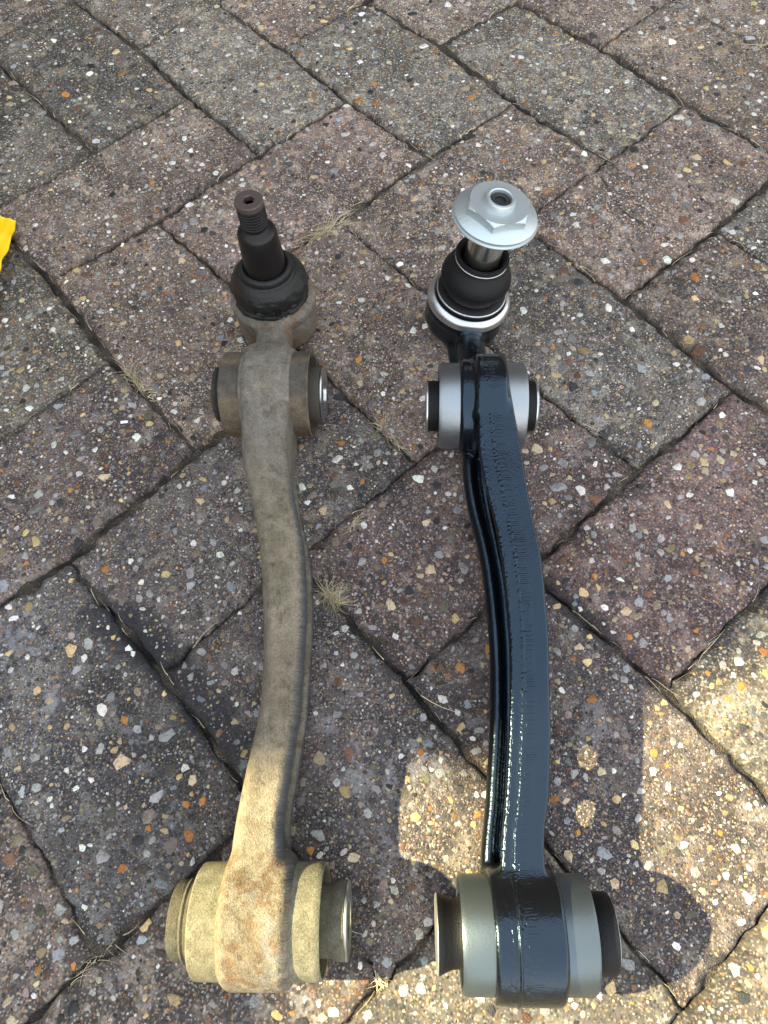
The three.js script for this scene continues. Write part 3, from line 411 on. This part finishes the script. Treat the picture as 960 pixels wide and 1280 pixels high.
// ---------------------------------------------------------------- new arm
{
  const O = [45.2, 0, 39.5], arm = thing('new_control_arm', 'new glossy black control arm with clean grey metal bushes, right of the old one', 'suspension arm', [O[0] * MM, 0, O[2] * MM]);
  const BIG = [0.7, 28, 0], MID = [19.5, 31.5, -280], BALL = [23, 0, -364];
  const bigA = eyeAxis(BIG, BIGTH), midA = eyeAxis(MID, MIDTH);
  const beam = spline([[-292, 24.5, 18, 60, 9], [-270, 24.4, 19, 58, 9], [-238, 23.1, 23.5, 54, 9], [-217, 23.2, 22.7, 52.5, 8], [-193, 24.4, 20.8, 51, 8], [-171, 24.9, 20.9, 50.5, 8], [-144.6, 23.4, 20.2, 49.5, 8], [-128, 21.9, 19.9, 49, 7], [-112, 19.6, 19.5, 48.5, 7], [-96.8, 17.2, 19.5, 48, 7], [-82.5, 14.9, 20.1, 47, 7], [-68.2, 11.9, 20.1, 46.5, 7], [-54.4, 9, 20.1, 46, 7], [-38, 4.6, 19.3, 45.5, 7], [-20, 2, 20.5, 45.5, 7], [8, 0.7, 24, 46, 7]]);
  const HOLES = [[-77, 31.6], [-50, 31.6]];
  const f = (x, y, z) => {
    const [xc, w, yt, yb] = beam(clamp(z, -290, 8)), a = x - xc;
    // top flange, web, lower flange
    let top = rbox2(a, y - (yt - 2.8), w / 2, 2.8, 1.9);
    top = smax(top, (y - yt) * 0.995 + (-a - 3.0) * 0.10 - 0.3, 1.2);                  // the left shoulder falls away
    top = Math.min(top, Math.hypot(a + 3.4, y - yt + 0.75) - 0.85);                  // raised parting line
    const lowL = -w / 2 - 6.8, lowR = w / 2 - 1, low = smin(rbox2(a - (lowL + lowR) / 2 - 1, y - (yb + 3), (lowR - lowL) / 2 - 1, 3, 2.5), Math.hypot(a - lowL - 4, (y - yb - 7) * 0.8) - 4, 1.5);
    const web = rbox2(a + 1.5, y - (yt + yb) / 2, 3.0, (yt - yb) / 2 - 1, 1);
    let b = smin(smin(top, web, 2.5), low, 3);
    for (const [hz, hy] of HOLES) b = smax(b, 6.6 - Math.hypot(z - hz, y - hy), 1);
    const solid = rbox2(a + 2, y - (yt + yb) / 2 + 1, w / 2 + 1, (yt - yb) / 2 - 1, 4);
    const fill = sstep(-36, -24, z) + sstep(-250, -262, z); if (fill > 0) b = smin(b, solid + (1 - clamp(fill)) * 14, 4);
    b = smax(b, Math.max(z - 8, -282 - z), 3);
    let d = b;
    const e = bigA(x, y, z); let ring = cyl(e[0], e[1], 15.2, 28, 2.6); ring = smax(ring, (e[1] - 28) * 0.995 + (-e[0] - 5.5) * 0.10 - 0.2, 1.2);
    ring = Math.min(ring, Math.hypot(e[0] + 5, e[1] - 27.7) - 0.7); d = smin(d, ring, 4);
    const m = midA(x, y, z); d = smin(d, cyl(m[0] - 4.4, m[1], 9.4, 31.5, 3.2), 2.5); d = smin(d, cyl(m[0] + 8, m[1], 5.6, 28.5, 2.5), 1.6); d = smin(d, cyl(m[0] + 1, m[1], 10, 27.2, 1), 1);
    const A = 0.157, hx0 = x - BALL[0], hy0 = y - 30, hx = hx0 * Math.cos(A) - hy0 * Math.sin(A), hy = hx0 * Math.sin(A) + hy0 * Math.cos(A), hz = z - BALL[2], hr = Math.hypot(hx, hz);
    let n = smin(capsule(x, y, z, [MID[0], 27, MID[2] - 22], [BALL[0] - 1, 21, BALL[2] + 14], 10, 8.5), capsule(x, y, z, [MID[0] - 7, 14, MID[2] - 14], [BALL[0] - 10, 14, BALL[2] + 14], 6, 6), 4); d = smin(d, n, 5);
    let h = cyl(hy + 9, hr, 15, 26.6, 11); h = smin(h, cyl(hy, hr, 4.5, 26.6, 2), 2); d = smin(d, h, 4);
    return d + 0.05 * (n3(x / 2.2, y / 2.2, z / 2.2, 9) - 0.5) + 0.14 * (n3(x / 9, y / 9, z / 9, 10) - 0.5);
  };
  const colour = () => [0.0030, 0.0032, 0.0038];
  const uvf = (x, y, z) => { const xc = beam(clamp(z, -290, 8))[0]; let u = z; if (z > -26) u = -26 + (Math.atan2(z + 26, Math.max(1, y - 18)) * 46); return [u / 128, (x - xc + 16) / 32]; };
  // trimmed flash: close transverse tool marks in one strip, fine hammering elsewhere
  const tick = dataTex(1024, 256, (i, j, c) => {
    const a = (j / 256) * 32 - 16, u = i / 1024 * 128, lane = n2(u / 9, 3, 700) * 3;
    let v = 0.55 + 0.10 * (f2(i / 6, j / 6, 701, 3) - 0.5);
    const x0 = -2.6, x1 = 2.2 + lane;
    if (a > x0 && a < x1) { const U = u / 1.05 + 0.12 * n2(a * 0.8, 1, 705), q = Math.floor(U), on = hash(q, 1, 703), r = U - q; const len = x0 + (x1 - x0) * (0.75 + 0.25 * hash(q, 2, 704)); if (on > 0.2) v -= 0.09 * sstep(0.32, 0.05, Math.abs(r - 0.5)) * (0.2 + 0.8 * hash(q, 5, 706)) * sstep(len, len - 1.5, a) * sstep(x0, x0 + 0.8, a); }
    if (a > x1) v += 0.03;
    if (a < x0) v += 0.06 * (f2(i / 5, j / 7, 707, 3) - 0.5); if (Math.abs(a + 3.4) < 1.3 || (a < -8.4 && a > -10.8)) v += 0.26 * (n2(i / 9, j / 12, 709) - 0.5);
    c[0] = c[1] = c[2] = clamp(v);
  }, false);
  const paint = phy({ vertexColors: true, roughness: 0.24, ior: 1.68, specularColor: lin(0.48, 0.71, 1.0), bumpMap: tick, bumpScale: 0.0009 });  // blue of the sky reflection put into the specular tint
  mesh('arm_body', fieldMesh(f, [-20, -2, -394], [52, 66, 31], 244, colour, uvf), paint, arm);
  const zinc = (c, r) => std({ color: lin(c * 0.97, c, c * 1.01), metalness: 0.9, roughness: r, bumpMap: grainBump, bumpScale: 0.00012 });
  const rubber = phy({ color: lin(0.007, 0.0074, 0.0085), specularIntensity: 0.55, roughness: 0.5, bumpMap: grainBump, bumpScale: 0.0003 });
  const nb = new THREE.Group(); nb.name = 'big_bush'; nb.position.set(BIG[0] * MM, 28 * MM, 0); nb.rotation.y = BIGTH; arm.add(nb);
  const slv = (R, L) => [[R - 3, -L + 14], [R - 2.4, -L + 0.6], [R - 1.8, -L], [R - 0.9, -L], [R, -L + 2.2], [R, L - 1.2], [R - 0.8, L], [R - 2, L], [R - 2.6, L - 1], [R - 3, L - 14]];
  mesh('outer_sleeve', lateral(lathe(slv(24.2, 28.8), 128)), std({ color: lin(0.115, 0.145, 0.165), metalness: 0.8, roughness: 0.38, bumpMap: grainBump, bumpScale: 0.00008 }), nb);
  mesh('rubber', lateral(lathe([[21.5, -22], [18, -25], [15.0, -27.5], [13.9, -30], [14.2, -33], [15.4, -36], [16.5, -38.2], [16.5, -38.9], [14, -39], [8, -30], [8, 30], [16.4, 38.9], [16.9, 37.6], [16.7, 33], [15.6, 29], [17, 25], [21.5, 22]])), rubber, nb);
  mesh('inner_sleeve', lateral(lathe([[7, -36], [7, -39.2], [7.8, -39.7], [15.4, -39.7], [16.3, -39.3], [16.4, -38.9], [15, -38.7]])), zinc(0.62, 0.42), nb);
  mesh('inner_sleeve', lateral(lathe([[16, 38.4], [15.8, 39.2], [8, 39.4], [7, 38.6], [7, 34]])), zinc(0.5, 0.4), nb);
  const fb = new THREE.Group(); fb.name = 'small_bush'; fb.position.set(MID[0] * MM, 31.5 * MM, MID[2] * MM); fb.rotation.y = MIDTH; arm.add(fb);
  mesh('outer_sleeve', lateral(lathe(slv(26.1, 25.8), 128)), std({ color: lin(0.30, 0.33, 0.36), metalness: 0.92, roughness: 0.34, bumpMap: grainBump, bumpScale: 0.0002 }), fb);
  mesh('rubber', lateral(lathe([[23.4, -19], [19, -22], [16, -24], [15.4, -27], [15.4, -32], [14, -32.6], [8, -28], [8, 28], [14, 32.6], [15.4, 32], [15.4, 27], [16, 24], [19, 22], [23.4, 19]])), rubber, fb);
  for (const s of [-1, 1]) mesh('inner_sleeve', lateral(lathe([[15.2, 31.8], [15.9, 32.2], [16, 33], [15.4, 33.6], [8, 33.6], [7, 33], [7, 28]].map(([r, a]) => [r, a * s]))), zinc(0.6, 0.25), fb);
  const bj = new THREE.Group(); bj.name = 'ball_joint'; bj.position.set(BALL[0] * MM, 30 * MM, BALL[2] * MM); bj.rotation.z = -0.157; arm.add(bj);
  mesh('retaining_ring', lathe([[24, 0], [26.9, 0.6], [27.6, 1.4], [27.6, 4.4], [27.0, 6], [25.4, 7.4], [24.2, 7.8], [23.2, 7.2], [22.6, 5]], 128), zinc(0.62, 0.28), bj);
  mesh('dust_boot', lathe([[21.5, 4], [22.8, 7], [23.0, 9.4], [22.4, 10.4], [22.3, 11], [22.4, 12], [21.2, 12.8], [18.0, 13.4], [16.6, 14.8], [17.2, 16.4], [19.8, 18.2], [21.9, 20.6], [22.6, 23.6], [22.2, 26.6], [20.8, 29.8], [18.6, 32.8], [16.6, 35], [15.7, 36.6], [15.6, 38], [16.6, 39.6], [17.0, 41], [16.6, 42], [15.4, 42.2], [14.2, 41], [13, 37], [12, 30]], 128), rubber, bj);
  mesh('boot_clip', new THREE.TorusGeometry(22.4 * MM, 0.75 * MM, 10, 128).rotateX(Math.PI / 2).translate(0, 10.6 * MM, 0), zinc(0.6, 0.25), bj);
  mesh('boot_clip', new THREE.TorusGeometry(16.2 * MM, 0.5 * MM, 10, 128).rotateX(Math.PI / 2).translate(0, 38.2 * MM, 0), zinc(0.6, 0.25), bj);
  mesh('stud', lathe([[11.3, 28], [10.9, 66], [10.4, 69], [6, 74]]), std({ color: lin(0.80, 0.78, 0.72), metalness: 1, roughness: 0.24 }), bj);
  // flange nut
  const nut = thing('flange_nut', 'bright zinc hexagon flange nut on top of the new ball joint stud', 'nut', [0, 0, 0]);
  bj.updateWorldMatrix(true, false); const top = new THREE.Vector3(0, 69 * MM, 0).applyMatrix4(bj.matrixWorld); nut.position.copy(top); nut.rotation.z = -0.157;
  const plate = zinc(0.70, 0.44); plate.color.setRGB(0.53, 0.60, 0.62); plate.metalness = 0.72; plate.roughness = 0.42;
  mesh('washer', lathe([[11.2, 0], [23.6, 0], [25.2, 0.6], [25.6, 1.4], [25.2, 2.2], [23.8, 2.6], [12, 2.7]], 128), plate, nut);
  mesh('flange', lathe([[11.5, 2.9], [23.4, 2.9], [24.3, 3.2], [24.5, 3.8], [23.8, 4.4], [18, 6.6], [11, 8.5]], 128), plate, nut);
  { // hexagon with its corners turned down
    const s = new THREE.Shape(), R = 19.6; for (let i = 0; i < 6; i++) { const a = i * Math.PI / 3 + 0.22; s[i ? 'lineTo' : 'moveTo'](Math.cos(a) * R * MM, Math.sin(a) * R * MM); } s.closePath();
    let g = new THREE.ExtrudeGeometry(s, { depth: 10 * MM, bevelEnabled: true, bevelSize: 0.4 * MM, bevelThickness: 0.4 * MM, bevelSegments: 2, steps: 6 }); g.rotateX(-Math.PI / 2); g = g.toNonIndexed ? g : g;
    const sd = []; { const N = 144; const prof = (y) => { const t = clamp((y - 6.8) / 2.3); return lerp(19.9, 17.2, t * t); }; const rows = [3.2, 4.2, 5.2, 6.2, 7, 7.6, 8.2, 8.7, 9.1]; const P = [], I = [];
      for (const y of rows) for (let i = 0; i < N; i++) { const a = i / N * Math.PI * 2, b = ((a - 0.22) % (Math.PI / 3) + Math.PI / 3) % (Math.PI / 3) - Math.PI / 6, hexR = 17.0 / Math.cos(b), r = Math.min(hexR, prof(y)); P.push(Math.cos(a) * r * MM, (y + 2.6) * MM, -Math.sin(a) * r * MM); }
      for (let j = 1; j < rows.length; j++) for (let i = 0; i < N; i++) { const k = (i + 1) % N, o = j * N, q = o - N; I.push(q + i, q + k, o + k, q + i, o + k, o + i); }
      const c0 = P.length / 3; const last = (rows.length - 1) * N; P.push(0, (9.2 + 2.6) * MM, 0); for (let i = 0; i < N; i++) I.push(last + i, last + (i + 1) % N, c0);
      const G = new THREE.BufferGeometry(); G.setAttribute('position', new THREE.Float32BufferAttribute(P, 3)); G.setIndex(I); const ng = G.toNonIndexed(); ng.computeVertexNormals(); sd.push(creased(ng, 0.35)); }
    const uv = new Float32Array(sd[0].attributes.position.count * 2); const q = sd[0].attributes.position; for (let i = 0; i < q.count; i++) { uv[i * 2] = q.getX(i) * 20; uv[i * 2 + 1] = (q.getZ(i) + q.getY(i)) * 20; } sd[0].setAttribute('uv', new THREE.BufferAttribute(uv, 2));
    mesh('hexagon', sd[0], plate, nut);
  }
  mesh('collar', lathe([[9.2, 11.4], [8.9, 14.2], [8.3, 15.0], [7.2, 15.2], [6.4, 14.8], [6.2, 13.8], [6.2, 12.2]], 96), plate, nut);
  mesh('bolt_end', lathe([[0.01, 12.0], [3.2, 12.0], [3.2, 13.2], [4.4, 13.6], [6.1, 13.2], [6.1, 11.6]], 64), std({ color: lin(0.06, 0.065, 0.07), metalness: 0.7, roughness: 0.45 }), nut);
}

// ---------------------------------------------------------------- yellow bag at the left edge
{
  const A = [-0.263, -0.459], e1 = [-0.075, -0.035], e2 = [-0.012, 0.16], N = 60, pos = [], idx = [], uv = [];
  for (const top of [1, 0]) for (let j = 0; j <= N; j++) for (let i = 0; i <= N; i++) {
    const s = i / N * 1.6, t = j / N, x = e1[0] * s + e2[0] * t, z = e1[1] * s + e2[1] * t;
    const fo = 0.5 + 0.5 * Math.sin(s * 9 + 2.2 * f2(s * 3, t * 3, 805, 2) * 3), y = 0.004 + 0.030 * sstep(0, 0.25, Math.min(s, 0.5)) * fo + 0.012 * f2(s * 5, t * 4, 801, 3) + 0.004 * Math.abs(f2(s * 14, t * 11, 802, 2) - 0.5);
    const wob = 0.006 * (f2(t * 6, s * 6, 803, 2) - 0.5); pos.push(x + wob, top ? y : Math.max(0.001, y - 0.0012), z + wob); uv.push(s, t);
    if (i && j) { const o = (top ? 0 : (N + 1) * (N + 1)) + j * (N + 1) + i, q = [o - N - 2, o, o - 1, o - N - 2, o - N - 1, o]; idx.push(...(top ? q : q.reverse())); }
  }
  const B = (N + 1) * (N + 1), rim = []; for (let i = 0; i < N; i++) rim.push([i, i + 1]); for (let j = 0; j < N; j++) rim.push([j * (N + 1), (j + 1) * (N + 1)]); for (let i = 0; i < N; i++) rim.push([N * (N + 1) + i, N * (N + 1) + i + 1]);
  for (const [a, b] of rim) idx.push(a, b, B + b, a, B + b, B + a);
  const g = new THREE.BufferGeometry(); g.setAttribute('position', new THREE.Float32BufferAttribute(pos, 3)); g.setAttribute('uv', new THREE.Float32BufferAttribute(uv, 2)); g.setIndex(idx); g.computeVertexNormals();
  const bag = mesh('yellow_bag', g, phy({ color: lin(0.86, 0.57, 0.004), roughness: 0.42, clearcoat: 0.2, clearcoatRoughness: 0.3, side: THREE.DoubleSide }), scene); bag.position.set(A[0], 0, A[1]); bag.userData = { label: 'crumpled bright yellow plastic bag cut off by the left edge', category: 'bag' };
}

// ---------------------------------------------------------------- dry grass in the joints
function blade(R, len, base, dir, lift, curl, w) {      // a thin three-sided stalk
  const n = 6, P = [], I = []; let p = base.slice(), h = dir, e = lift;
  for (let i = 0; i <= n; i++) {
    const r = w * (1 - 0.8 * i / n), fx = Math.cos(h) * Math.cos(e), fy = Math.sin(e), fz = Math.sin(h) * Math.cos(e), sx = -Math.sin(h), sz = Math.cos(h);
    for (let k = 0; k < 3; k++) { const a = k * 2.094, c = Math.cos(a) * r, s = Math.sin(a) * r; P.push(p[0] + sx * c - Math.cos(h) * Math.sin(e) * s, p[1] + Math.cos(e) * s, p[2] + sz * c - Math.sin(h) * Math.sin(e) * s); }
    p = [p[0] + fx * len / n, Math.max(w * 1.2, p[1] + fy * len / n), p[2] + fz * len / n]; h += curl * (0.5 + R()) / n; e -= (0.5 + 0.9 * R()) * lift / n * 1.3;
    if (i) for (let k = 0; k < 3; k++) { const a = (i - 1) * 3 + k, b = (i - 1) * 3 + (k + 1) % 3; I.push(a, b, b + 3, a, b + 3, a + 3); }
  }
  const g = new THREE.BufferGeometry(); g.setAttribute('position', new THREE.Float32BufferAttribute(P, 3)); g.setIndex(I); g.computeVertexNormals();
  const k = 0.6 + 0.7 * R(), c = R() < 0.75 ? [0.72, 0.62, 0.42] : R() < 0.5 ? [0.30, 0.23, 0.14] : [0.52, 0.46, 0.28]; g.setAttribute('color', new THREE.Float32BufferAttribute(Array.from({ length: P.length }, (_, i) => c[i % 3] * k), 3)); return g;
}
const straw = std({ vertexColors: true, roughness: 0.85, side: THREE.DoubleSide });
const DU = Math.atan2(-SI, CO), DV = Math.atan2(CO, SI);         // headings of the two joint directions
// [x mm, z mm, blades, reach mm, along which joint, spread, label]
[[-27, -431, 75, 22, DU, 24, 'pale dry grass tuft in the joint right of the old ball joint stud'],
  [-164, -307, 46, 15, DV, 20, 'dry brown grass tuft in the joint left of the old arm\'s far bush'],
  [8, -246, 44, 15, DV, 15, 'dry grass tuft in the joint between the two arms\' far bushes'],
  [-36, -138, 80, 14, DV, 8, 'round spiky dry grass tuft close against the right edge of the old arm'],
  [-19, -183, 26, 9, DU, 7, 'small dry grass tuft in the joint just above the round spiky tuft'],
  [-20, 60, 60, 6, DV, 8, 'sunlit curly dry grass clump at the bottom edge between the big bushes'],
  [30, -500, 30, 14, DU, 16, 'sparse dry grass in the joint above and left of the flange nut'],
  [-41, -262, 50, 14, DV, 9, 'dry grass tuft tucked under the right end of the old arm\'s far bush'],
  [365, -606, 26, 20, DU, 10, 'curled straw tuft at the upper right edge of the picture'],
  [-245, -36, 46, 14, DV, 12, 'grey matted dry grass at the left edge beside the lower left block'],
  [-160, 38, 9, 13, DU, 18, 'few long dry stalks at the lower left corner of joints'],
].forEach(([x, z, n, len, along, spread, label], q) => {
  const R = rng(900 + q * 7), gs = [];
  for (let i = 0; i < n * 1.5; i++) { const t = (R() + R() - 1) * spread * MM, dir = R() < (q === 3 ? 0.2 : 0.8) ? along + (R() < 0.5 ? Math.PI : 0) + (R() - 0.5) * 1.3 : R() * 6.283; gs.push(blade(R, len * MM * (0.45 + 0.8 * R()), [Math.cos(along) * t + (R() - 0.5) * 0.003, 0.001, Math.sin(along) * t + (R() - 0.5) * 0.003], dir, (q === 3 ? 0.25 + 0.9 * R() : 0.06 + 0.5 * R()), (R() - 0.5) * 2.6, (0.13 + 0.17 * R()) * MM)); }
  const o = mesh('dry_grass_tuft', mergeGeometries(gs), straw, scene); o.position.set(x * MM, -0.003, z * MM); o.userData = { label, category: 'dry grass', group: 'dry grass tufts in the paving joints' };
});
{ // single stalks and root threads lying along the joints
  const R = rng(4321), gs = [];
  for (let n = 0; n < 2600; n++) {
    const p = pavers[Math.floor(R() * pavers.length)]; if (!p.detail) { continue; }
    const long = R() < 0.6, a = long ? R() * 0.2 : (R() < 0.5 ? 0.0003 : 0.1997), b = long ? (R() < 0.5 ? 0.0003 : 0.0997) : R() * 0.1, [x, z] = paverPoint(p, a, b);
    const dir = ((p.horiz === long) ? DU : DV) + (R() < 0.5 ? Math.PI : 0) + (R() - 0.5) * 0.5;
    gs.push(blade(R, (5 + 18 * R() * R()) * MM, [x, -0.0035 + 0.0035 * R(), z], dir, 0.25 * R() + 0.05, (R() - 0.5) * 1.2, (0.14 + 0.2 * R()) * MM));
  }
  const m = mesh('straw_threads', mergeGeometries(gs), straw, scene); m.userData = { kind: 'stuff', label: 'loose dry straw and root threads lying in the paving joints', category: 'straw' };
}
renderer.render(scene, camera);
